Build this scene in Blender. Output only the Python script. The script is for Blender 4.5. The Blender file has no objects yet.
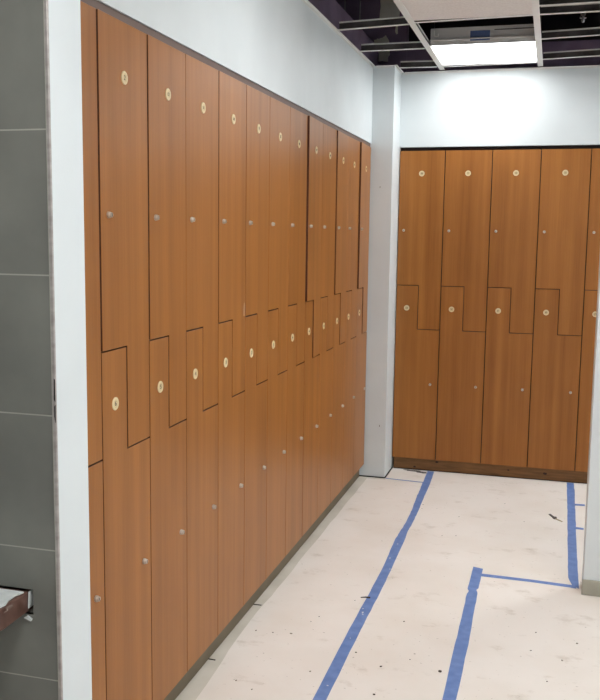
import bpy, bmesh, math, random
from mathutils import Vector, Matrix
random.seed(7)
S = bpy.context.scene
COL = S.collection

# ------------------------------------------------------------------ materials
def srgb(r, g, b):
    def f(c):
        c /= 255.0
        return c / 12.92 if c <= 0.04045 else ((c + 0.055) / 1.055) ** 2.4
    return (f(r), f(g), f(b), 1.0)

def new_mat(name, col, rough=0.6, metal=0.0, spec=0.5):
    m = bpy.data.materials.new(name); m.use_nodes = True
    b = m.node_tree.nodes['Principled BSDF']
    b.inputs['Base Color'].default_value = col
    b.inputs['Roughness'].default_value = rough
    b.inputs['Metallic'].default_value = metal
    b.inputs['Specular IOR Level'].default_value = spec
    return m

def noise_mat(name, c1, c2, scale=(1, 1, 1), nscale=8.0, detail=4.0, rough=0.6, metal=0.0, spec=0.5,
              lo=0.35, hi=0.65, bump=0.0, bscale=60.0, rnd=False, coord='Object'):
    m = new_mat(name, c1, rough, metal, spec)
    nt = m.node_tree; N = nt.nodes; Lk = nt.links
    b = N['Principled BSDF']
    tc = N.new('ShaderNodeTexCoord')
    mp = N.new('ShaderNodeMapping'); mp.inputs['Scale'].default_value = scale
    src = tc.outputs[coord]
    if rnd:
        oi = N.new('ShaderNodeObjectInfo')
        mul = N.new('ShaderNodeMath'); mul.operation = 'MULTIPLY'; mul.inputs[1].default_value = 61.7
        Lk.new(oi.outputs['Random'], mul.inputs[0])
        ad = N.new('ShaderNodeVectorMath'); ad.operation = 'ADD'
        Lk.new(tc.outputs[coord], ad.inputs[0]); Lk.new(mul.outputs[0], ad.inputs[1])
        src = ad.outputs[0]
    Lk.new(src, mp.inputs['Vector'])
    nz = N.new('ShaderNodeTexNoise'); nz.inputs['Scale'].default_value = nscale; nz.inputs['Detail'].default_value = detail
    Lk.new(mp.outputs[0], nz.inputs['Vector'])
    rp = N.new('ShaderNodeValToRGB')
    rp.color_ramp.elements[0].position = lo; rp.color_ramp.elements[0].color = c1
    rp.color_ramp.elements[1].position = hi; rp.color_ramp.elements[1].color = c2
    Lk.new(nz.outputs['Fac'], rp.inputs['Fac'])
    Lk.new(rp.outputs['Color'], b.inputs['Base Color'])
    if bump:
        n2 = N.new('ShaderNodeTexNoise'); n2.inputs['Scale'].default_value = bscale; n2.inputs['Detail'].default_value = 3
        Lk.new(src, n2.inputs['Vector'])
        bp = N.new('ShaderNodeBump'); bp.inputs['Strength'].default_value = bump; bp.inputs['Distance'].default_value = 0.002
        Lk.new(n2.outputs['Fac'], bp.inputs['Height']); Lk.new(bp.outputs[0], b.inputs['Normal'])
    return m

def wood_mat(name, dark, light, fine=0.35, rough=0.36):
    """cherry laminate: wide soft vertical bands plus fine vertical grain (grain runs along local Z)"""
    m = new_mat(name, light, rough)
    nt = m.node_tree; N = nt.nodes; Lk = nt.links
    b = N['Principled BSDF']; b.inputs['Specular IOR Level'].default_value = 0.34
    tc = N.new('ShaderNodeTexCoord'); oi = N.new('ShaderNodeObjectInfo')
    mul = N.new('ShaderNodeMath'); mul.operation = 'MULTIPLY'; mul.inputs[1].default_value = 37.3
    Lk.new(oi.outputs['Random'], mul.inputs[0])
    ad = N.new('ShaderNodeVectorMath'); ad.operation = 'ADD'
    Lk.new(tc.outputs['Object'], ad.inputs[0]); Lk.new(mul.outputs[0], ad.inputs[1])
    def noise(sc, det):
        mp = N.new('ShaderNodeMapping'); mp.inputs['Scale'].default_value = sc
        Lk.new(ad.outputs[0], mp.inputs['Vector'])
        n = N.new('ShaderNodeTexNoise'); n.inputs['Scale'].default_value = 1.0; n.inputs['Detail'].default_value = det
        Lk.new(mp.outputs[0], n.inputs['Vector']); return n.outputs['Fac']
    wide = noise((22, 2, 0.35), 2.0); grain = noise((260, 20, 4.0), 3.0); blot = noise((7, 3, 2.2), 2.0)
    def m2(op, a, bb):
        x = N.new('ShaderNodeMath'); x.operation = op
        for i, v in enumerate((a, bb)):
            if isinstance(v, float): x.inputs[i].default_value = v
            else: Lk.new(v, x.inputs[i])
        return x.outputs[0]
    s = m2('ADD', m2('MULTIPLY', wide, 0.60), m2('MULTIPLY', grain, fine))
    s = m2('ADD', s, m2('MULTIPLY', blot, 0.30))
    rp = N.new('ShaderNodeValToRGB')
    rp.color_ramp.elements[0].position = 0.42; rp.color_ramp.elements[0].color = dark
    rp.color_ramp.elements[1].position = 0.82; rp.color_ramp.elements[1].color = light
    Lk.new(s, rp.inputs['Fac'])
    Lk.new(rp.outputs['Color'], b.inputs['Base Color'])
    return m

def paper_mat():
    """white floor protection board with scuffs, brownish smears and small specks"""
    base = srgb(240, 233, 226)
    m = new_mat('floor_paper_white', base, 0.72, 0, 0.3)
    nt = m.node_tree; N = nt.nodes; Lk = nt.links
    b = N['Principled BSDF']; tc = N.new('ShaderNodeTexCoord')
    def noise(scale, det, sc=(1, 1, 1), rough=0.5):
        mp = N.new('ShaderNodeMapping'); mp.inputs['Scale'].default_value = sc
        Lk.new(tc.outputs['Object'], mp.inputs['Vector'])
        n = N.new('ShaderNodeTexNoise'); n.inputs['Scale'].default_value = scale
        n.inputs['Detail'].default_value = det; n.inputs['Roughness'].default_value = rough
        Lk.new(mp.outputs[0], n.inputs['Vector']); return n.outputs['Fac']
    def ramp(f, lo, hi):
        r = N.new('ShaderNodeMapRange'); r.inputs['From Min'].default_value = lo; r.inputs['From Max'].default_value = hi
        Lk.new(f, r.inputs['Value']); return r.outputs[0]
    def mix(fac, a, bcol, amt):
        mu = N.new('ShaderNodeMath'); mu.operation = 'MULTIPLY'; mu.inputs[1].default_value = amt
        Lk.new(fac, mu.inputs[0])
        x = N.new('ShaderNodeMix'); x.data_type = 'RGBA'
        Lk.new(mu.outputs[0], x.inputs[0])
        if isinstance(a, tuple): x.inputs[6].default_value = a
        else: Lk.new(a, x.inputs[6])
        x.inputs[7].default_value = bcol
        return x.outputs[2]
    c = mix(ramp(noise(2.2, 4), 0.40, 0.72), base, srgb(230, 220, 209), 0.8)
    c = mix(ramp(noise(5.0, 6, (1, 1.5, 1), 0.66), 0.58, 0.80), c, srgb(190, 176, 158), 0.75)
    c = mix(ramp(noise(9.0, 5, (0.9, 2.0, 1), 0.65), 0.70, 0.78), c, srgb(165, 154, 142), 0.5)
    c = mix(ramp(noise(55.0, 2, (1, 1.6, 1)), 0.715, 0.75), c, srgb(140, 126, 112), 0.6)
    Lk.new(c, b.inputs['Base Color'])
    bp = N.new('ShaderNodeBump'); bp.inputs['Strength'].default_value = 0.25; bp.inputs['Distance'].default_value = 0.01
    Lk.new(noise(5.0, 3), bp.inputs['Height']); Lk.new(bp.outputs[0], b.inputs['Normal'])
    return m

def emit_mat(name, col, strength):
    m = bpy.data.materials.new(name); m.use_nodes = True
    nt = m.node_tree; b = nt.nodes['Principled BSDF']
    b.inputs['Base Color'].default_value = col
    b.inputs['Emission Color'].default_value = col
    b.inputs['Emission Strength'].default_value = strength
    return m

P_BACK, P_ROOM = 6.5, 14.0
_lens = {}
def lens_mat(p):
    if p not in _lens: _lens[p] = emit_mat('lamp_lens', (0.97, 0.995, 1.0, 1), p)
    return _lens[p]
M = dict(
    wood=wood_mat('cherry_laminate', srgb(143, 88, 36), srgb(170, 110, 52)),
    wood_edge=new_mat('seam_shade_door_edge', srgb(84, 42, 28), 0.6),  # door edges darkened for the shade in the gaps between doors
    carcass=new_mat('seam_shade_carcass', srgb(58, 26, 24), 0.7),  # inside coloured dark so the door seams look deep and shaded
    plinth_wood=noise_mat('plinth_timber', srgb(112, 76, 38), srgb(140, 98, 54), (3, 3, 30), 2.2, 4, 0.6),
    knot=new_mat('timber_knot', srgb(58, 34, 20), 0.7),
    plinth_grey=noise_mat('plinth_taupe', srgb(104, 94, 76), srgb(116, 105, 86), (1, 1, 1), 6, 3, 0.6),
    band_brown=new_mat('brown_filler', srgb(112, 92, 84), 0.6),
    band_black=new_mat('gap_shade_black', srgb(40, 30, 28), 0.8),  # near-black colour stands in for shade in an open gap
    paint=noise_mat('white_wall_paint', srgb(216, 222, 224), srgb(222, 228, 230), (1, 1, 1), 3.0, 3, 0.55, bump=0.12, bscale=180),
    scuff=new_mat('dark_scuff', srgb(78, 70, 66), 0.8),
    haze=new_mat('pale_scuff', srgb(190, 150, 120), 0.6),
    trim_white=new_mat('white_angle_trim', srgb(222, 222, 220), 0.45),
    tee_white=new_mat('white_grid_steel', srgb(228, 226, 222), 0.4),
    tee_dark=noise_mat('shaded_grid_web', srgb(62, 58, 60), srgb(96, 92, 92), (1, 1, 1), 9, 3, 0.55, 0.3),  # webs of white steel, their shade put into this dark grey
    purple=noise_mat('purple_board', srgb(112, 94, 118), srgb(126, 108, 132), (1, 1, 1), 5, 3, 0.9),
    compound=noise_mat('grey_joint_compound', srgb(198, 194, 184), srgb(214, 210, 200), (1, 1, 1), 9, 4, 0.9),
    deck=noise_mat('dark_deck', srgb(66, 61, 62), srgb(84, 78, 79), (1, 1, 1), 2.5, 3, 0.9),
    lamp_white=noise_mat('white_lamp_housing', srgb(206, 204, 202), srgb(214, 212, 210), (1, 1, 1), 3, 2, 0.5),
    galv=noise_mat('galvanised_steel', srgb(128, 128, 132), srgb(156, 156, 160), (1, 1, 1), 14, 3, 0.45, 0.6),
    sticker=new_mat('blue_sticker', srgb(84, 104, 150), 0.6),
    acoustic=noise_mat('ceiling_tile_board', srgb(230, 224, 221), srgb(238, 233, 230), (1, 1, 1), 90, 2, 0.9, bump=0.2, bscale=140),
    tile=noise_mat('grey_wall_tile', srgb(104, 104, 98), srgb(120, 120, 113), (1, 1, 1), 4.5, 5, 0.5, rnd=False),
    grout=new_mat('pale_grout', srgb(164, 162, 152), 0.9),
    alum=noise_mat('tile_edge_metal', srgb(158, 150, 146), srgb(184, 177, 173), (1, 1, 4), 12, 3, 0.4, 0.5),
    slab=noise_mat('brown_slab_edge', srgb(78, 52, 43), srgb(106, 78, 69), (1, 1, 1), 22, 5, 0.35),
    plaster=noise_mat('white_plaster_dust', srgb(226, 228, 226), srgb(196, 200, 198), (1, 1, 1), 18, 5, 0.9, bump=0.5, bscale=60),
    smear=new_mat('thin_plaster_smear', srgb(124, 104, 95), 0.9),
    hole=new_mat('recess_shade_and_scuff', srgb(30, 26, 24), 0.9),
    concrete=noise_mat('grey_screed', srgb(204, 196, 182), srgb(217, 209, 196), (1, 1, 1), 5, 4, 0.8),
    paper=paper_mat(),
    tape=noise_mat('blue_masking_tape', srgb(98, 127, 186), srgb(116, 144, 199), (1, 1, 1), 22, 4, 0.6, lo=0.35, hi=0.7),
    tape_pale=new_mat('torn_tape_back', srgb(206, 208, 214), 0.8),
    base_grey=noise_mat('grey_baseboard', srgb(160, 157, 143), srgb(170, 167, 153), (1, 1, 1), 7, 3, 0.55),
    disc=new_mat('cream_number_disc', srgb(226, 205, 164), 0.45),
    disc_mid=new_mat('tan_disc_centre', srgb(212, 191, 148), 0.45),
    ink=new_mat('dark_number_ink', srgb(52, 42, 30), 0.6),
    chrome=new_mat('satin_lock_metal', srgb(206, 199, 191), 0.32, 0.85),
    slot=new_mat('dark_key_slot', srgb(30, 26, 24), 0.6),
    crumb=new_mat('dark_crumb', srgb(66, 56, 48), 0.9),
    crumb_grey=new_mat('grey_crumb', srgb(140, 130, 118), 0.9),
    leaf=new_mat('grey_scrap', srgb(96, 88, 84), 0.9),
    straw=new_mat('tan_scrap', srgb(176, 160, 128), 0.9),
)

# ------------------------------------------------------------------ mesh helpers
class MB:
    def __init__(s): s.bm = bmesh.new()
    def box(s, a, b, mat=0, bevel=0.0):
        r = bmesh.ops.create_cube(s.bm, size=1.0)
        vs = r['verts']
        for v in vs:
            v.co = Vector([(a[i] + b[i]) / 2 + v.co[i] * (b[i] - a[i]) for i in range(3)])
        fs = set(f for v in vs for f in v.link_faces)
        for f in fs: f.material_index = mat
        if bevel:
            es = list(set(e for v in vs for e in v.link_edges))
            bmesh.ops.bevel(s.bm, geom=es, offset=bevel, segments=1, affect='EDGES', profile=0.5)
        return s
    def prism(s, pts, lo, hi, axis='z', mat=0, bevel=0.0):
        """polygon extruded along an axis; pts are the other two coordinates"""
        def P(u, v, w):
            return {'z': (u, v, w), 'y': (u, w, v), 'x': (w, u, v)}[axis]
        a = [s.bm.verts.new(P(u, v, lo)) for u, v in pts]
        b = [s.bm.verts.new(P(u, v, hi)) for u, v in pts]
        n = len(pts); fs = [s.bm.faces.new(a), s.bm.faces.new(b)]
        for i in range(n):
            fs.append(s.bm.faces.new((a[i], a[(i + 1) % n], b[(i + 1) % n], b[i])))
        bmesh.ops.recalc_face_normals(s.bm, faces=fs)
        for f in fs: f.material_index = mat
        if bevel:
            es = list(set(e for f in fs for e in f.edges))
            bmesh.ops.bevel(s.bm, geom=es, offset=bevel, segments=1, affect='EDGES', profile=0.5)
        return s
    def strip(s, left, right, lo, hi, mat=0):
        """thin band between two edge polylines lying flat"""
        n = len(left); T = []; B = []
        for (l, r) in zip(left, right):
            T.append((s.bm.verts.new((l[0], l[1], hi)), s.bm.verts.new((r[0], r[1], hi))))
            B.append((s.bm.verts.new((l[0], l[1], lo)), s.bm.verts.new((r[0], r[1], lo))))
        fs = []
        F = s.bm.faces.new
        for i in range(n - 1):
            fs.append(F((T[i][0], T[i][1], T[i + 1][1], T[i + 1][0])))
            fs.append(F((B[i][0], B[i + 1][0], B[i + 1][1], B[i][1])))
            fs.append(F((T[i][0], T[i + 1][0], B[i + 1][0], B[i][0])))
            fs.append(F((T[i][1], B[i][1], B[i + 1][1], T[i + 1][1])))
        fs.append(F((T[0][0], B[0][0], B[0][1], T[0][1])))
        fs.append(F((T[-1][0], T[-1][1], B[-1][1], B[-1][0])))
        bmesh.ops.recalc_face_normals(s.bm, faces=fs)
        for f in fs: f.material_index = mat
        return s
    def lathe(s, prof, n=24, mats=None, axis='y', off=(0, 0, 0)):
        """profile (radius, height) turned about an axis through off; closed at ends with radius 0"""
        rings = []
        for r, h in prof:
            ring = []
            for k in range(n if r > 1e-6 else 1):
                t = 2 * math.pi * k / n
                c = {'y': (r * math.cos(t), h, r * math.sin(t)), 'z': (r * math.cos(t), r * math.sin(t), h),
                     'x': (h, r * math.cos(t), r * math.sin(t))}[axis]
                ring.append(s.bm.verts.new([c[i] + off[i] for i in range(3)]))
            rings.append(ring)
        fs = []
        for i in range(len(rings) - 1):
            a, b = rings[i], rings[i + 1]
            for k in range(n):
                k2 = (k + 1) % n
                q = [a[k % len(a)], a[k2 % len(a)], b[k2 % len(b)], b[k % len(b)]]
                u = []
                for v in q:
                    if v not in u: u.append(v)
                if len(u) >= 3:
                    f = s.bm.faces.new(u); f.material_index = mats[i] if mats else 0; fs.append(f)
        bmesh.ops.recalc_face_normals(s.bm, faces=fs)
        return s
    def edge(s, mat, axis=1):
        """give the square side faces (not the front, back or bevels) another material"""
        for f in s.bm.faces:
            f.normal_update()
            n = f.normal
            if max(abs(n[i]) for i in range(3) if i != axis) > .98: f.material_index = mat
        return s
    def build(s, name, mats, parent=None, loc=(0, 0, 0), rot=(0, 0, 0)):
        me = bpy.data.meshes.new(name)
        s.bm.to_mesh(me); s.bm.free()
        for m in (mats if isinstance(mats, (list, tuple)) else [mats]): me.materials.append(m)
        o = bpy.data.objects.new(name, me); COL.objects.link(o)
        o.location = loc; o.rotation_euler = rot
        if parent: o.parent = parent
        return o

def tag(o, label=None, cat=None, group=None, kind=None):
    if label: o['label'] = label
    if cat: o['category'] = cat
    if group: o['group'] = group
    if kind: o['kind'] = kind
    return o
def struct(o, label=None):
    o['kind'] = 'structure'
    if label: o['label'] = label
    return o
def empty(name, loc, rz=0.0):
    o = bpy.data.objects.new(name, None); o.empty_display_size = 0.1
    COL.objects.link(o); o.location = loc; o.rotation_euler = (0, 0, rz); return o

# ------------------------------------------------------------------ key dimensions (metres)
ZB, ZT, Z1, Z2 = 0.087, 2.183, 1.287, 0.989        # door bottom, door top, the two steps of the Z
BAND = 2.208                                        # underside of the painted wall over the lockers
CEIL = 2.703
WTOP = 2.692                                        # top of the painted walls
YB = 3.905                                          # front plane of the back row
PILX, PILY = 0.141, 3.645
JX, JY0, JY1 = 0.160, -0.500, -0.366                # white end of the tiled partition
XR = 3.0; YN = -3.4; DECK = 3.55

# ------------------------------------------------------------------ setting
b = MB(); b.box((-2.2, YN - .1, -0.12), (XR + .1, 4.6, 0.0))
struct(b.build('floor', M['concrete']), 'pale grey screed floor under the white protection sheet')

# left soffit wall over the lockers and the solid wall behind them
b = MB()
b.box((-0.62, -0.356, BAND), (0.0, PILY + .02, WTOP))
b.box((-0.62, -0.356, 0.0), (-0.55, PILY + .4, BAND))
b.box((-0.56, -0.356, 0.0), (-0.003, -0.303, BAND))
struct(b.build('wall_left', M['paint']), 'white wall above the left locker row')
b = MB(); b.box((-0.11, -0.3, WTOP + .0002), (-0.03, 3.97, 2.873))
struct(b.build('wall_left_header', M['purple']), 'bare purple board header above the ceiling line at left')
# corner pier
b = MB(); b.box((-0.54, PILY, 0.0), (PILX, 4.45, WTOP), bevel=0.002)
struct(b.build('wall_corner', M['paint']), 'white pier between the two locker rows')
b = MB()
b.box((0.097, PILY - .0008, 0.350), (0.101, PILY + .001, 0.362)); b.box((0.062, PILY - .0008, 1.926), (0.065, PILY + .001, 1.936))
# scuffs belong to the pier
b.build('scuff', M['scuff'], bpy.data.objects['wall_corner'])
# back soffit and wall behind the back row
b = MB()
b.box((PILX + .001, YB, BAND), (XR, YB + .5, WTOP)); b.box((PILX + .001, YB + .49, 0), (XR, YB + .55, BAND))
struct(b.build('wall_back', M['paint']), 'white wall above the back locker row')
b = MB(); b.box((0.16, 3.98, WTOP + .0002), (XR, 4.05, 2.866)); b.box((-0.6, 3.98, WTOP + .0002), (0.159, 4.05, DECK))
hb = struct(b.build('wall_back_header', M['purple']), 'bare purple board header above the ceiling line at back')
# rough joint compound on the header
def blob(pts, y0, y1):
    out = []
    n = len(pts)
    for i in range(n):
        p, q = pts[i], pts[(i + 1) % n]
        for k in range(5):
            t = k / 5
            out.append((p[0] + (q[0] - p[0]) * t + random.uniform(-.004, .004), p[1] + (q[1] - p[1]) * t + random.uniform(-.004, .004)))
    return MB().prism(out, y0, y1, 'y')
blob([(-.03, 3.06), (.105, 3.06), (.11, 3.26), (-.02, 3.26)], 3.976, 3.985).build('joint_compound', M['compound'], hb)
blob([(-.062, 2.785), (.03, 2.785), (.042, 2.83), (.042, 2.90), (.02, 2.955), (-.01, 2.935), (-.062, 2.93)], 3.976, 3.985).build('joint_compound', M['compound'], hb)
blob([(.08, 2.96), (.097, 2.96), (.097, 3.02), (.08, 3.02)], 3.976, 3.985).build('joint_compound', M['compound'], hb)

# tiled partition at left with its white end
b = MB()
b.box((-2.1, JY0 + .04, 0), (JX, JY1, CEIL), bevel=0.0)
b.box((0.1535, JY0 + .001, 0), (JX, JY0 + .0401, CEIL))
wl = struct(b.build('wall_left_return', M['paint']), 'white plastered end of the tiled partition')
b = MB()
NX0, NX1, NZ0, NZ1 = -0.30, 0.094, 0.766, 0.824
b.box((-2.1, JY0 + .0006, 0), (NX0, JY0 + .0399, CEIL)); b.box((NX1, JY0 + .0006, 0), (0.1525, JY0 + .0399, CEIL))
b.box((NX0, JY0 + .0006, 0), (NX1, JY0 + .0399, NZ0)); b.box((NX0, JY0 + .0006, NZ1), (NX1, JY0 + .0399, CEIL))
for f in b.bm.faces: f.material_index = 1
J = 0.0016
zs = [0.0, 0.32]
while zs[-1] < CEIL: zs.append(zs[-1] + 0.2995)
for i in range(len(zs) - 1):
    z0, z1 = zs[i] + J, min(zs[i + 1] - J, CEIL)
    x1 = 0.1525
    while x1 > -2.05:
        x0 = x1 - 0.6 + 2 * J
        if z0 < NZ0 < z1 and x1 > NX0:          # the tile that is cut away round the slab
            b.box((NX1, JY0, z0), (x1, JY0 + .012, z1)); b.box((x0, JY0, z0), (NX0, JY0 + .012, z1))
            b.box((NX0, JY0, z0), (NX1, JY0 + .012, NZ0)); b.box((NX0, JY0, NZ1), (NX1, JY0 + .012, z1))
        else:
            b.box((x0, JY0, z0), (x1, JY0 + .012, z1))
        x1 -= 0.6
wt = struct(b.build('wall_tiled', [M['tile'], M['grout']]), 'wall face of large dull grey tiles with pale grout')
b = MB(); b.box((NX0, JY0 + .0385, NZ0), (NX1, JY0 + .0402, NZ1))
b.build('notch_back', M['hole'], wt)  # shade of the notch cavity put into the dark backing colour
b = MB()
b.prism([(.072, .758), (.090, .752), (.0915, .757), (.080, .763)], JY0 - .005, JY0 + .002, 'y')
b.build('mortar_lump', M['plaster'], wt)
b = MB(); b.box((0.1525, JY0 - .003, 0), (0.1612, JY0 + .004, CEIL), bevel=.001)
b.box((0.1536, JY0 - .0036, 0), (0.1546, JY0 - .0028, CEIL), 1)
tr = struct(b.build('trim_1', [M['alum'], M['grout']]), 'metal edge strip down the tile corner')
b = MB()
b.prism([(.1585, 1.218), (.1611, 1.205), (.1612, 1.243), (.1590, 1.240)], JY0 - .0038, JY0 - .002, 'y')
b.prism([(.1585, 1.255), (.1611, 1.250), (.1612, 1.298), (.1592, 1.300)], JY0 - .0038, JY0 - .002, 'y')
b.build('scuff', M['hole'], tr)

# right partition (near right edge of view) and the outer walls
RX, RY0, RY1 = 1.366, 1.962, 2.09
b = MB(); b.box((RX, RY0, 0), (XR, RY1, CEIL), bevel=.002)
struct(b.build('wall_right_partition', M['paint']), 'white partition end at right')
b = MB()
b.box((RX - .004, RY0 - .009, .0017), (XR - .02, RY0 - .0002, .073), bevel=.0015)
struct(b.build('baseboard_right', M['base_grey']), 'grey baseboard at foot of the white partition')
b = MB(); b.box((XR, YN - .1, 0), (XR + .1, 4.6, CEIL)); struct(b.build('wall_right', M['paint']))
b = MB(); b.box((-2.2, YN - .1, 0), (XR, YN, CEIL)); struct(b.build('wall_front', M['paint']))
b = MB(); b.box((-2.2, YN, 0), (-2.1, JY1, CEIL)); struct(b.build('wall_left_outer', M['tile']))
# outer shell above the ceiling line
b = MB()
b.box((-2.2, YN - .1, DECK), (XR + .1, 5.1, DECK + .1)); b.box((XR, YN, CEIL), (XR + .1, 5.0, DECK))
b.box((-2.2, YN - .1, CEIL), (XR, YN, DECK)); b.box((-2.2, YN, CEIL), (-2.1, 5, DECK)); b.box((-2.1, 4.95, CEIL), (XR, 5.05, DECK))
for k in range(12):
    b.box((-2.1, 1.95 + k * .27, DECK - .05), (XR, 2.05 + k * .27, DECK), 0)
struct(b.build('ceiling_deck', M['deck']), 'dark deck high above the open ceiling grid')

# fixed tiled ceiling over the near part of the room, left open where lamps sit
LX = [(0.427, 1.013), (1.667, 2.253)]; LY = [(0.735, 1.335), (-1.70, -1.10)]
xs = sorted([-2.1, XR] + [v for p in LX for v in p]); ys = sorted([YN, 1.93] + [v for p in LY for v in p])
b = MB()
for i in range(len(xs) - 1):
    for j in range(len(ys) - 1):
        cx, cy = (xs[i] + xs[i + 1]) / 2, (ys[j] + ys[j + 1]) / 2
        if any(p[0] < cx < p[1] for p in LX) and any(p[0] < cy < p[1] for p in LY): continue
        b.box((xs[i], ys[j], CEIL + .003), (xs[i + 1], ys[j + 1], CEIL + .02))
struct(b.build('ceiling', M['acoustic']), 'pale tiled ceiling over the near part of the room')

# dark recess strips between door tops and painted walls
b = MB(); b.box((-0.04, -0.300, ZT + .003), (-0.007, PILY - .002, BAND - .0002))
struct(b.build('trim_2', M['band_brown']), 'brown filler strip above the left lockers')
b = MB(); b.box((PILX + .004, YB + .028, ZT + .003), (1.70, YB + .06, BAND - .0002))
struct(b.build('trim_3', M['band_black']), 'dark strip for the shade in the open gap above the back lockers')
# ceiling wall angles
def angle_trim(name, pts):
    b = MB()
    for (x0, y0), (x1, y1), nx, ny in pts:
        for w, z0, z1 in ((.016, WTOP - .0005, WTOP + .0015), (.0012, WTOP - .012, WTOP + .0015)):
            a0 = (min(x0, x1, x0 + nx * w, x1 + nx * w), min(y0, y1, y0 + ny * w, y1 + ny * w), z0)
            a1 = (max(x0, x1, x0 + nx * w, x1 + nx * w), max(y0, y1, y0 + ny * w, y1 + ny * w), z1)
            b.box(a0, a1)
    return struct(b.build(name, M['trim_white']))
angle_trim('trim_4', [((0, -.3), (0, PILY), 1, 0)])
angle_trim('trim_5', [((0.021, PILY), (PILX, PILY), 0, -1), ((PILX, PILY - .02), (PILX, YB), 1, 0)])
angle_trim('trim_6', [((PILX + .021, YB), (XR, YB), 0, -1)])
# floor edge strip / dark joint at the pier foot
b = MB(); b.box((-0.05, PILY - .006, 0.0), (PILX, PILY - .0003, .007)); b.box((PILX + .0003, PILY, 0), (PILX + .006, YB + .035, .007))
struct(b.build('baseboard_corner', M['hole']), 'dark open joint along foot of the white pier')

# ------------------------------------------------------------------ floor protection sheet
def wob(a, bb, n, amp):
    return [(a[0] + (bb[0] - a[0]) * k / n + (random.uniform(-amp, amp) if 0 < k < n else 0),
             a[1] + (bb[1] - a[1]) * k / n + (random.uniform(-amp, amp) if 0 < k < n else 0)) for k in range(n)]
TH = 0.0016
pts = []
pts += wob((.175, -1.0), (.175, -.30), 6, .002)
pts += wob((.06, -.28), (.040, .57), 6, .003) + wob((.040, .57), (.016, 1.05), 5, .003) + wob((.016, 1.05), (.012, 1.25), 2, .002)
pts += wob((.012, 1.25), (.017, 1.6), 4, .003) + wob((.017, 1.6), (.030, 3.595), 16, .003)
pts += wob((.030, 3.595), (.150, 3.600), 3, .002) + wob((.152, 3.602), (.152, 3.925), 4, .002)
pts += wob((.152, 3.925), (2.95, 3.925), 24, .004)
pts += [(2.95, 2.12), (RX - .006, 2.12), (RX - .006, RY0 - .011), (2.95, RY0 - .011), (2.95, YN + .05), (-2.0, YN + .05), (-2.0, -.56), (.175, -.56)]
pts = [p for p in pts if not (p[0] == .175 and p[1] < -.56)]
b = MB(); b.prism(pts, 0.0, TH, 'z')
tag(b.build('floor_protection_sheet', M['paper']), 'large scuffed white protection sheet covering the floor between the lockers', 'floor covering')

# ------------------------------------------------------------------ blue tape
def tape(name, L, R, label, z0=TH, th=.0006, sub=6, jit=.0012, pale=()):
    def dens(P):
        out = []
        for i in range(len(P) - 1):
            for k in range(sub):
                t = k / sub
                out.append((P[i][0] + (P[i + 1][0] - P[i][0]) * t + random.uniform(-jit, jit) * (0 if i + k == 0 else 1),
                            P[i][1] + (P[i + 1][1] - P[i][1]) * t))
        out.append(P[-1]); return out
    b = MB(); b.strip(dens(L), dens(R), z0, z0 + th)
    o = tag(b.build(name, M['tape']), label, 'tape', 'strips of blue masking tape marked out on the floor')
    for (x, y, w, h) in pale:
        q = MB(); n = 7
        q.prism([(x + math.cos(2 * math.pi * k / n) * w * random.uniform(.6, 1), y + math.sin(2 * math.pi * k / n) * h * random.uniform(.6, 1)) for k in range(n)], z0 + th * .5, z0 + th + .0002, 'z')
        q.build('tear', M['tape_pale'], o)
    return o
tape('masking_tape', [(.430, -.2), (.429, .69), (.427, 1.28), (.432, 1.7), (.434, 1.98), (.420, 2.43), (.424, 2.58), (.430, 2.74), (.427, 2.99), (.413, 3.3), (.405, 3.61), (.396, 3.915)],
     [(.478, -.2), (.476, .69), (.474, 1.28), (.478, 1.7), (.477, 1.98), (.472, 2.43), (.465, 2.58), (.468, 2.74), (.466, 2.99), (.458, 3.3), (.455, 3.61), (.441, 3.915)],
     'long blue tape strip running from the foreground to the back lockers',
     pale=[(.447, 1.46, .006, .012), (.440, 1.50, .004, .008), (.452, 1.44, .004, .007), (.455, .80, .005, .004), (.443, 2.15, .006, .010), (.470, 2.0, .004, .008), (.446, 2.37, .004, .008), (.45, 1.2, .003, .005)])
tape('masking_tape', [(.862, .2), (.863, .82), (.861, 1.27), (.861, 1.62), (.858, 1.80), (.864, 1.835), (.857, 1.87), (.858, 2.158)],
     [(.912, .2), (.911, .82), (.912, 1.28), (.907, 1.63), (.905, 1.83), (.897, 1.865), (.905, 1.89), (.906, 2.142)],
     'blue tape strip nearest the camera, ending at a torn square corner', sub=4)
tape('masking_tape', [(1.322, 2.056), (1.306, 2.148), (1.309, 2.45), (1.315, 3.02), (1.319, 3.40), (1.322, 3.74), (1.322, 3.918)],
     [(1.3535, 2.022), (1.354, 2.30), (1.3545, 2.46), (1.361, 3.03), (1.365, 3.41), (1.369, 3.75), (1.367, 3.918)],
     'blue tape strip running from the white partition to the back lockers')
tape('masking_tape', [(.890, 2.076), (1.131, 2.070), (1.313, 2.058), (1.340, 2.050)], [(.890, 2.040), (1.132, 2.038), (1.313, 2.024), (1.340, 2.018)],
     'thin blue tape line joining two wide strips in front of the white partition', z0=TH + .0007, th=.0005, jit=.0006)
tape('masking_tape', [(.150, 3.643), (.28, 3.630), (.415, 3.620)], [(.153, 3.628), (.28, 3.615), (.415, 3.604)],
     'hair-thin blue tape line beside the white pier foot', z0=TH + .0007, th=.0005, jit=.001)
tape('masking_tape', [(1.355, 3.424), (1.422, 3.430)], [(1.355, 3.387), (1.422, 3.394)],
     'short blue tape tick nearer the back lockers, beside the partition', z0=TH + .0007, th=.0005, jit=.0)
tape('masking_tape', [(1.350, 2.958), (1.402, 2.952)], [(1.350, 2.922), (1.400, 2.919)],
     'short blue tape tick farther from the back lockers, beside the partition', z0=TH + .0007, th=.0005, jit=.0)

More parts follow.
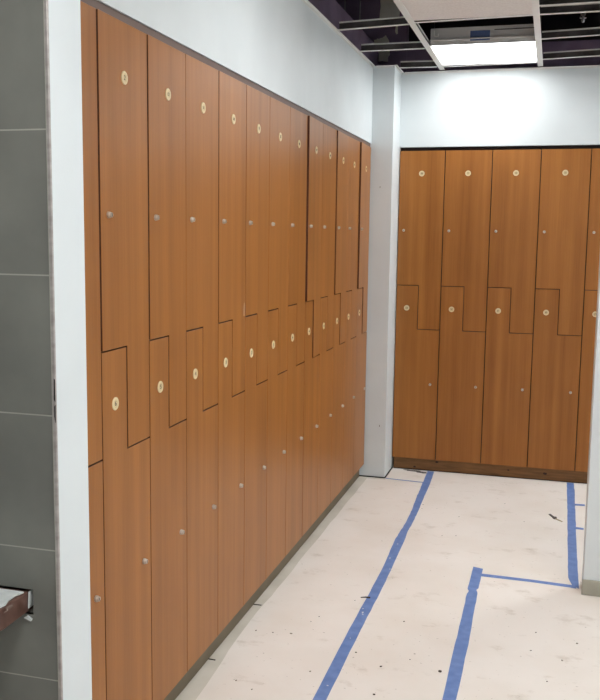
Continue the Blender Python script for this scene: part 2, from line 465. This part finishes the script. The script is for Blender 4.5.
# ------------------------------------------------------------------ debris lying on the sheet
def crumb(x, y, r, m, name='debris_crumb', label='tiny crumb of debris lying on the white floor sheet', group='crumbs scattered on the floor sheet', z=TH):
    b = MB(); n = 6
    sx, sy = random.uniform(.7, 1.5), random.uniform(.8, 1.8)
    b.prism([(math.cos(2 * math.pi * k / n) * r * sx * random.uniform(.6, 1.1), math.sin(2 * math.pi * k / n) * r * sy * random.uniform(.6, 1.1)) for k in range(n)], 0, r * .45, 'z', bevel=r * .08)
    return tag(b.build(name, m, loc=(x, y, z), rot=(0, 0, random.uniform(0, 3))), label, 'debris', group)
dk = [(.388, 1.575), (.499, 1.084), (.613, 1.0), (.628, .787), (.278, 1.363), (.258, 1.304), (.632, 1.422), (.709, 1.088), (1.17, 1.48), (1.154, 1.306),
      (.481, 3.032), (.567, 3.06), (.709, 2.944), (.727, 2.6), (.654, 2.577), (.952, 3.293), (1.076, 2.967), (.396, 2.784), (1.217, 1.067)]
for i, (x, y) in enumerate(dk): crumb(x, y, .0046 if i in (1, 2, 3, 6) else .0028, M['crumb'])
for (x, y) in [(.065, 1.153), (.137, 1.156), (.21, 1.169), (.367, .883), (.128, .737), (.204, .693), (1.271, 1.255), (1.33, 1.425), (.476, 3.114)]:
    crumb(x, y, .0042, M['crumb_grey'], label='tiny pale grey crumb lying on the white floor sheet', group='pale crumbs on the floor sheet')
crumb(.831, 1.026, .0075, M['crumb'], label='largest dark crumb, on the sheet left of the near blue strip', group='crumbs scattered on the floor sheet')
b = MB(); b.prism([(-.028, -.010), (-.008, -.003), (.004, -.006), (.014, -.004), (.013, .006), (.002, .005), (-.01, .001)], 0, .004, 'z')
tag(b.build('debris_scrap', M['crumb'], loc=(.434, 1.622, TH + .0007)), 'black scrap lying across the long blue tape strip', 'debris')
b = MB(); b.prism([(-.032, .055), (-.022, .062), (-.003, .018), (.012, .014), (.014, -.008), (.002, -.028), (-.009, -.012), (-.014, .010)], 0, .004, 'z')
sc = tag(b.build('debris_scrap', M['leaf'], loc=(1.243, 3.095, TH)), 'torn grey scrap with a tan tip left of the far right tape', 'debris')
b = MB(); b.prism([(.008, -.012), (.022, -.028), (.046, -.060), (.040, -.064), (.006, -.028)], 0, .003, 'z'); b.build('tip', M['straw'], sc)
for (x, y, lab) in [(-.012, 1.402, 'thin splinter on the screed under the left lockers, farther one'), (-.020, .865, 'thin splinter on the screed under the left lockers, nearer one')]:
    b = MB(); b.prism([(-.018, -.002), (.018, -.0015), (.019, .002), (-.017, .0025)], 0, .003, 'z')
    tag(b.build('wood_splinter', M['crumb'], loc=(x, y, 0), rot=(0, 0, random.uniform(-.3, .1))), lab, 'debris')

for (x, y, sx, sy) in [(.30, 3.885, .055, .020), (.365, 3.862, .040, .022), (.255, 3.897, .03, .010)]:
    b = MB(); n = 11
    b.prism([(math.cos(2 * math.pi * k / n) * sx * random.uniform(.5, 1.1), math.sin(2 * math.pi * k / n) * sy * random.uniform(.5, 1.1)) for k in range(n)], 0, .003, 'z')
    tag(b.build('debris_scrap', M['leaf'], loc=(x, y, TH)), 'grey scrap of dirt lying along the back plinth by the long tape end', 'debris', 'grey scraps along the back plinth')

# ------------------------------------------------------------------ lockers
def text_mesh(txt, size):
    cu = bpy.data.curves.new('t', 'FONT'); cu.body = txt; cu.size = size; cu.align_x = 'CENTER'; cu.align_y = 'CENTER'; cu.extrude = .0003
    o = bpy.data.objects.new('t', cu); COL.objects.link(o)
    dg = bpy.context.evaluated_depsgraph_get(); dg.update()
    me = bpy.data.meshes.new_from_object(o.evaluated_get(dg))
    bpy.data.objects.remove(o); bpy.data.curves.remove(cu)
    return me

def number_disc(parent, x, y, z, num):
    b = MB()
    b.lathe([(0.0, -.0022), (.0125, -.0022), (.0128, -.0032), (.0174, -.0032), (.0186, -.0020), (.0186, .0002), (0, .0002)], 28, [1, 0, 0, 0, 0, 0])
    me = text_mesh(num, .019 if len(num) < 2 else .015)
    n0 = len(b.bm.faces)
    me.transform(Matrix.Translation((0, -.0025, 0)) @ Matrix.Rotation(math.pi / 2, 4, 'X'))
    b.bm.from_mesh(me); b.bm.faces.ensure_lookup_table()
    for f in b.bm.faces[n0:]: f.material_index = 2
    bpy.data.meshes.remove(me)
    return b.build('number_disc', [M['disc'], M['disc_mid'], M['ink']], parent, (x, y, z))

def cam_lock(parent, x, y, z):
    b = MB()
    b.lathe([(0, -.0125), (.0062, -.0125), (.0068, -.0118), (.0068, -.0085), (.0076, -.0080), (.0088, -.0060), (.0090, -.0010), (.0090, .0003), (0, .0003)], 20)
    b.box((-.0011, -.0131, -.0046), (.0011, -.0120, .0046), 1)
    return b.build('cam_lock', [M['chrome'], M['slot']], parent, (x, y, z))

def locker(name_label, w, num_up, num_low, loc, rz, gap_l, gap_r, group, ajar=0.0, depth=0.5, lock_x=.044):
    """local frame: X across the front, Y into the unit, doors' face at Y = 0, Z height above floor"""
    root = tag(empty('locker', loc, rz), name_label, 'locker', group)
    T = .019; H = .0023
    # carcass: two sides, top, bottom, back and the stepped divider
    b = MB(); y0 = T + .003; s = .016
    e = .0004
    b.box((e, y0, ZB), (s, depth, ZT)); b.box((w - s, y0, ZB), (w - e, depth, ZT))
    b.box((s, y0, ZT - s), (w - s, depth, ZT)); b.box((s, y0, ZB), (w - s, depth, ZB + s)); b.box((s, depth - .006, ZB + s), (w - s, depth, ZT - s))
    b.box((s, y0, Z1 - .008), (w / 2 + .008, depth - .006, Z1 + .008)); b.box((w / 2 - .008, y0, Z2 + .008), (w / 2 + .008, depth - .006, Z1 - .008))
    b.box((w / 2 - .008, y0, Z2 - .008), (w - s, depth - .006, Z2 + .008))
    b.build('carcass', M['carcass'], root)
    # upper door, hung on its right edge
    xl, xr, xm = gap_l, w - gap_r, w / 2
    up = [(xl, Z1 + H), (xm + H, Z1 + H), (xm + H, Z2 + H), (xr, Z2 + H), (xr, ZT), (xl, ZT)]
    xlo = max(xl, .0028)
    lo = [(xlo, ZB), (xr, ZB), (xr, Z2 - H), (xm - H, Z2 - H), (xm - H, Z1 - H), (xlo, Z1 - H)]
    b = MB(); b.prism([(x - xr, z) for x, z in up], 0, T, 'y', bevel=.0009); b.edge(1)
    d = b.build('upper_door', [M['wood'], M['wood_edge']], root, (xr, 0, 0), (0, 0, ajar))
    number_disc(d, w * .498 - xr, 0, 2.034, num_up); cam_lock(d, lock_x - xr, 0, 1.657)
    b = MB(); b.prism([(x - xl, z) for x, z in lo], 0, T, 'y', bevel=.0009); b.edge(1)
    d = b.build('lower_door', [M['wood'], M['wood_edge']], root, (xl, 0, 0))
    number_disc(d, .0755 - xl, 0, 1.133, num_low); cam_lock(d, w - .053 - xl, 0, 0.612)
    return root

seams = [-.298, .002, .303, .589, .887, 1.186, 1.484, 1.784, 2.083, 2.385, 2.690, 2.990, 3.300, 3.638]
deep = [.004, .0034, .0034, .0010, .0024, .0018, .0016, .0012, .0040, .0010, .0026, .0012, .0030, .001]
ajar = [0, .010, .008, 0, .004, .002, 0, 0, .030, 0, .019, 0, .028]
wordL = ['left-row wooden locker partly hidden behind the white wall end',
         'first fully seen wooden locker of the left row, beside the white wall end',
         'second fully seen wooden locker of the left row from the white wall end',
         'third fully seen wooden locker of the left row from the white wall end',
         'fourth fully seen wooden locker of the left row, pale scuff at its step',
         'fifth fully seen wooden locker of the left row from the white wall end',
         'sixth fully seen wooden locker of the left row from the white wall end',
         'left-row wooden locker just before the first standing-open door edge',
         'left-row wooden locker with upper door ajar, fifth from the white pier',
         'wooden locker of the left row, fourth from the white pier',
         'left-row wooden locker with upper door slightly ajar, third from the white pier',
         'wooden locker of the left row, second from the white pier',
         'last wooden locker of the left row, touching the white pier']
lowL = ['7', '6', '5', '4', '3', '2', '1', '44', '43', '42', '41', '40', '39']
upL = ['14', '2', '12', '11', '10', '9', '8', '50', '49', '48', '47', '46', '45']
GL = 'cherry lockers with stepped two-tier doors in the left row'
lk = []
for k in range(13):
    w = seams[k + 1] - seams[k]
    lk.append(locker(wordL[k], w, upL[k], lowL[k], (0, seams[k], 0), math.pi / 2, deep[k], max(.0008, deep[k + 1] * .35) if k < 12 else .003, GL, ajar[k]))
for r in lk: pass
# scuff marks on two doors
d = [c for c in lk[4].children if c.name.startswith('upper_door')][0]
b = MB(); b.prism([(-.024, 1.292), (-.005, 1.292), (-.005, 1.335), (-.013, 1.346), (-.021, 1.33)], -.0002, .001, 'y'); b.build('scuff', M['haze'], d)

wordB = ['wooden locker of the back row against the white pier',
         'wooden locker of the back row, second from the white pier',
         'wooden locker of the back row, third from the white pier',
         'wooden locker of the back row, fourth from the white pier',
         'back-row wooden locker cut off by the white partition at right']
WB = .3074; XB0 = .1435
xsB = [.1435, .1398 + WB, .1398 + 2 * WB, .1398 + 3 * WB, .1398 + 4 * WB, .1398 + 5 * WB]
GB = 'cherry lockers with stepped two-tier doors in the back row'
for k in range(5):
    locker(wordB[k], xsB[k + 1] - xsB[k], ['38', '37', '36', '35', '34'][k], ['33', '32', '31', '30', '29'][k], (xsB[k], YB, 0), 0, .0030, .0026, GB, 0.0, depth=.48, lock_x=.040)

# plinths the lockers stand on
b = MB(); b.box((-0.50, -.297, 0), (-0.030, PILY - .01, ZB - .0003))
tag(b.build('locker_plinth', M['plinth_grey']), 'low taupe plinth running under the left locker row', 'plinth')
b = MB(); b.box((.1535, YB + .030, 0), (1.676, YB + .47, ZB - .0003), 0)
b.box((.1535, YB + .026, 0), (1.676, YB + .0302, .004), 1)
for (x, z, r) in [(.30, .020, .010), (.455, .066, .012), (.94, .05, .008), (1.18, .046, .014)]:
    n = 9
    b.prism([(x + math.cos(2 * math.pi * k / n) * r * random.uniform(.7, 1.2), z + math.sin(2 * math.pi * k / n) * r * .6 * random.uniform(.7, 1.2)) for k in range(n)], YB + .0294, YB + .031, 'y', mat=2)
tag(b.build('locker_plinth', [M['plinth_wood'], M['hole'], M['knot']]), 'low knotty brown timber plinth under the back locker row', 'plinth')

# ------------------------------------------------------------------ slab let into the tiled wall
root = tag(empty('shelf_slab', (0, JY0, .795)), 'brown slab with plaster-dusted top jutting from a notch in the tiles', 'shelf')
b = MB(); n = 14
b.box((-.265, -.95, -.027), (.078, .036, .022), bevel=.003)
bmesh.ops.subdivide_edges(b.bm, edges=[e for e in b.bm.edges if e.calc_length() > .3], cuts=16)
for v in b.bm.verts:
    v.co.x += random.uniform(-.002, .002); v.co.z += random.uniform(-.0015, .0015)
b.build('slab', M['slab'], root)
b = MB()
top = [(-.262, -.94)] + [(.076 + random.uniform(-.008, .004), -.94 + .93 * k / 40) for k in range(41)] + [(-.262, -.01)]
b.prism(top, .0225, .027, 'z', bevel=.001); b.build('plaster_dust', M['plaster'], root)
b = MB()
b.prism([(.0795, -.018), (.083, -.012), (.0865, .010), (.0855, .024), (.0815, .022), (.0800, .0)], .001, .02, 'y'); b.build('plaster_chip', M['plaster'], root)
for (y, z, a, c) in [(-.07, .014, .020, .006), (-.12, .004, .016, .009), (-.15, .016, .024, .006), (-.19, -.008, .014, .010), (-.22, .012, .026, .008), (-.27, .000, .016, .013), (-.32, .014, .03, .007), (-.36, -.010, .02, .010)]:
    q = MB(); n = 15
    q.prism([(y + math.cos(2 * math.pi * k / n) * a * random.uniform(.35, 1.15), z + math.sin(2 * math.pi * k / n) * c * random.uniform(.35, 1.15)) for k in range(n)], .0790, .0816, 'x')
    q.build('plaster_smear', M['smear'], root)

# ------------------------------------------------------------------ ceiling grid
def runner(x, label):
    b = MB(); w = .0165
    b.box((x - w, 1.94, CEIL - .003), (x + w, YB - .001, CEIL), 0)
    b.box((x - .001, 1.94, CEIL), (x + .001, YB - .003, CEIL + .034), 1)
    b.box((x - .004, 1.94, CEIL + .034), (x + .004, YB - .003, CEIL + .042), 0)
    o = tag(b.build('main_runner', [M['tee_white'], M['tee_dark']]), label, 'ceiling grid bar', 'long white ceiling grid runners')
    for y in (2.25, 3.45):
        b = MB(); b.lathe([(0, CEIL + .03), (.0015, CEIL + .03), (.0015, DECK), (0, DECK)], 6, None, 'z', (x + .0015, y, 0))
        b.build('hanger_wire', M['galv'], o)
    return o
runner(.410, 'long white ceiling grid bar left of the lit lamp')
runner(1.031, 'long white ceiling grid bar right of the lit lamp')
runner(1.652, 'long white ceiling grid bar over the right partition')
def tee(x0, y0, x1, y1, label, lift=0.0):
    b = MB(); w = .012
    dx, dy = x1 - x0, y1 - y0; L = math.hypot(dx, dy)
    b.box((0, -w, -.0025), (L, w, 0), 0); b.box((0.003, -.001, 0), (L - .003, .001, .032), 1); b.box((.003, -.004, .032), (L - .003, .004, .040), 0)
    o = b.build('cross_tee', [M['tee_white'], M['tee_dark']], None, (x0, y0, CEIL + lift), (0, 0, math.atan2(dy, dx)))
    return tag(o, label, 'ceiling grid bar', 'short white ceiling grid cross bars')
rowsY = [2.574, 3.182, 3.765]
nm = ['nearest', 'middle', 'farthest']
for i, y in enumerate(rowsY):
    tee(.0152, [2.622, 3.184, 3.70][i] if i < 2 else 3.60, .393, y if i else 2.574, 'short white ceiling bar left of the lamp, %s of the two' % ('nearer', 'farther')[i], -.0068) if i < 2 else \
        tee(.1565, 3.744, .393, 3.758, 'short white ceiling bar beside the white pier head', -.0068)
    tee(1.0470, [2.538, 3.10, 3.68][i], 1.6360, [2.53, 3.03, 3.60][i], 'short white ceiling bar right of the lamp runner, %s of three' % nm[i])
tee(1.047, 2.385, 1.636, 2.365, 'extra white ceiling bar at the top right corner', 0.004)
tee(.427, 2.574, 1.014, 2.540, 'white ceiling bar along the edge of the beige ceiling tile')
tee(.427, 3.800, 1.014, 3.775, 'white ceiling bar between lit lamp and back wall')

b = MB(); b.box((.424, 1.96, CEIL + .0005), (1.017, 2.545, CEIL + .016), bevel=.001)
tag(b.build('ceiling_tile', M['acoustic']), 'beige ceiling tile laid in the grid before the lit lamp', 'ceiling tile')

def troffer(x0, y0, label, sticker=False, w=.585, l=.6, power=10.0):
    root = tag(empty('ceiling_lamp', (x0, y0, CEIL)), label, 'ceiling lamp', 'square lamps set in the ceiling grid')
    b = MB(); t = .0015; h = .095
    b.box((0, 0, .001), (w, t, h)); b.box((0, l - t, .001), (w, l, h)); b.box((0, t, .001), (t, l - t, h)); b.box((w - t, t, .001), (w, l - t, h)); b.box((0, 0, h), (w, l, h + t))
    b.box((0, -.012, .028), (w, 0, .034))
    b.build('housing', M['lamp_white'], root)
    b = MB(); b.box((.004, .004, .016), (w - .004, l - .004, .020)); b.build('lens', lens_mat(power), root)
    if sticker:
        b = MB(); b.box((.225, -.0012, .02), (.335, .0004, .074)); b.build('sticker', M['sticker'], root)
        b = MB(); b.box((.02, -.010, .05), (.024, -.006, .085)); b.box((.02, -.010, .05), (.045, -.006, .054)); b.box((.043, -.010, .05), (.047, -.006, .066)); b.build('clip', M['tee_white'], root)
        b = MB(); b.lathe([(0, 0), (.0025, 0), (.0025, .22), (0, .22)], 8, None, 'x', (.36, -.015, .072)); b.build('wire', M['tee_dark'], root)
    return root
troffer(.428, 3.165, 'lit square ceiling lamp by the back wall', True, power=P_BACK)
troffer(1.6675, .735, 'added unseen ceiling lamp right of the open ceiling, before the partition', power=P_ROOM)  # lamp out of view, added for general room light
troffer(1.6675, -1.70, 'added unseen ceiling lamp at right, behind the camera', power=17.0)  # out of view, added as fill from the near right
troffer(.4275, -1.70, 'added unseen ceiling lamp over the camera', power=16.0)  # added out of view to brighten the tiled wall
troffer(.4275, .735, 'lit ceiling lamp over the near end of the left lockers', power=4.2)
troffer(2.30, 3.165, 'added unseen ceiling lamp behind the white partition', power=24.0)  # added out of view to light the far floor and pier

# sprinkler hanging in the open grid at right
root = tag(empty('fire_sprinkler', (1.258, 2.90, 2.735)), 'dark pendant sprinkler head hanging in the open grid at right', 'sprinkler')
b = MB(); b.lathe([(0, .045), (.011, .045), (.011, .815), (0, .815)], 12, None, 'z'); b.build('drop_pipe', M['tee_dark'], root)
b = MB(); b.lathe([(0, 0), (.006, 0), (.009, .010), (.007, .018), (.017, .021), (.017, .024), (.006, .026), (.006, .034), (.013, .036), (.013, .048), (0, .048)], 14, None, 'z'); b.build('sprinkler_head', M['galv'], root)
# hanger wires in the plenum
for (x, lab) in [(-.135, 'thin hanger rod above the purple header, left one'), (-.041, 'thin hanger rod above the purple header, right one')]:
    b = MB(); b.lathe([(0, 2.7032), (.004, 2.7032), (.004, DECK - .05), (0, DECK - .05)], 8, None, 'z', (x, 3.4, 0))
    tag(b.build('hanger_rod', M['galv']), lab, 'rod', 'hanger rods above the ceiling')

# ------------------------------------------------------------------ world, camera, view
w = bpy.data.worlds.new('world'); S.world = w; w.use_nodes = True
w.node_tree.nodes['Background'].inputs[0].default_value = (0.02, 0.02, 0.022, 1)
w.node_tree.nodes['Background'].inputs[1].default_value = 1.0
F, CX, CY, CZ, YAW, PITCH, ROLL = 895.32167, 1.16597, -2.16763, 1.60573, 0.27291, -0.12600, 0.01337
fw = Vector((-math.sin(YAW) * math.cos(PITCH), math.cos(YAW) * math.cos(PITCH), math.sin(PITCH)))
r0 = Vector((math.cos(YAW), math.sin(YAW), 0)); u0 = r0.cross(fw)
rr = math.cos(ROLL) * r0 + math.sin(ROLL) * u0; uu = -math.sin(ROLL) * r0 + math.cos(ROLL) * u0
cam = bpy.data.cameras.new('camera'); co = bpy.data.objects.new('camera', cam); COL.objects.link(co)
mw = Matrix((rr, uu, -fw)).transposed().to_4x4(); mw.translation = Vector((CX, CY, CZ)); co.matrix_world = mw
cam.sensor_fit = 'HORIZONTAL'; cam.sensor_width = 36; cam.lens = F * 36 / 600; cam.clip_start = .02
S.camera = co
S.view_settings.view_transform = 'Standard'; S.view_settings.look = 'None'; S.view_settings.gamma = 1; S.view_settings.use_curve_mapping = False
S.view_settings.exposure = 0.45
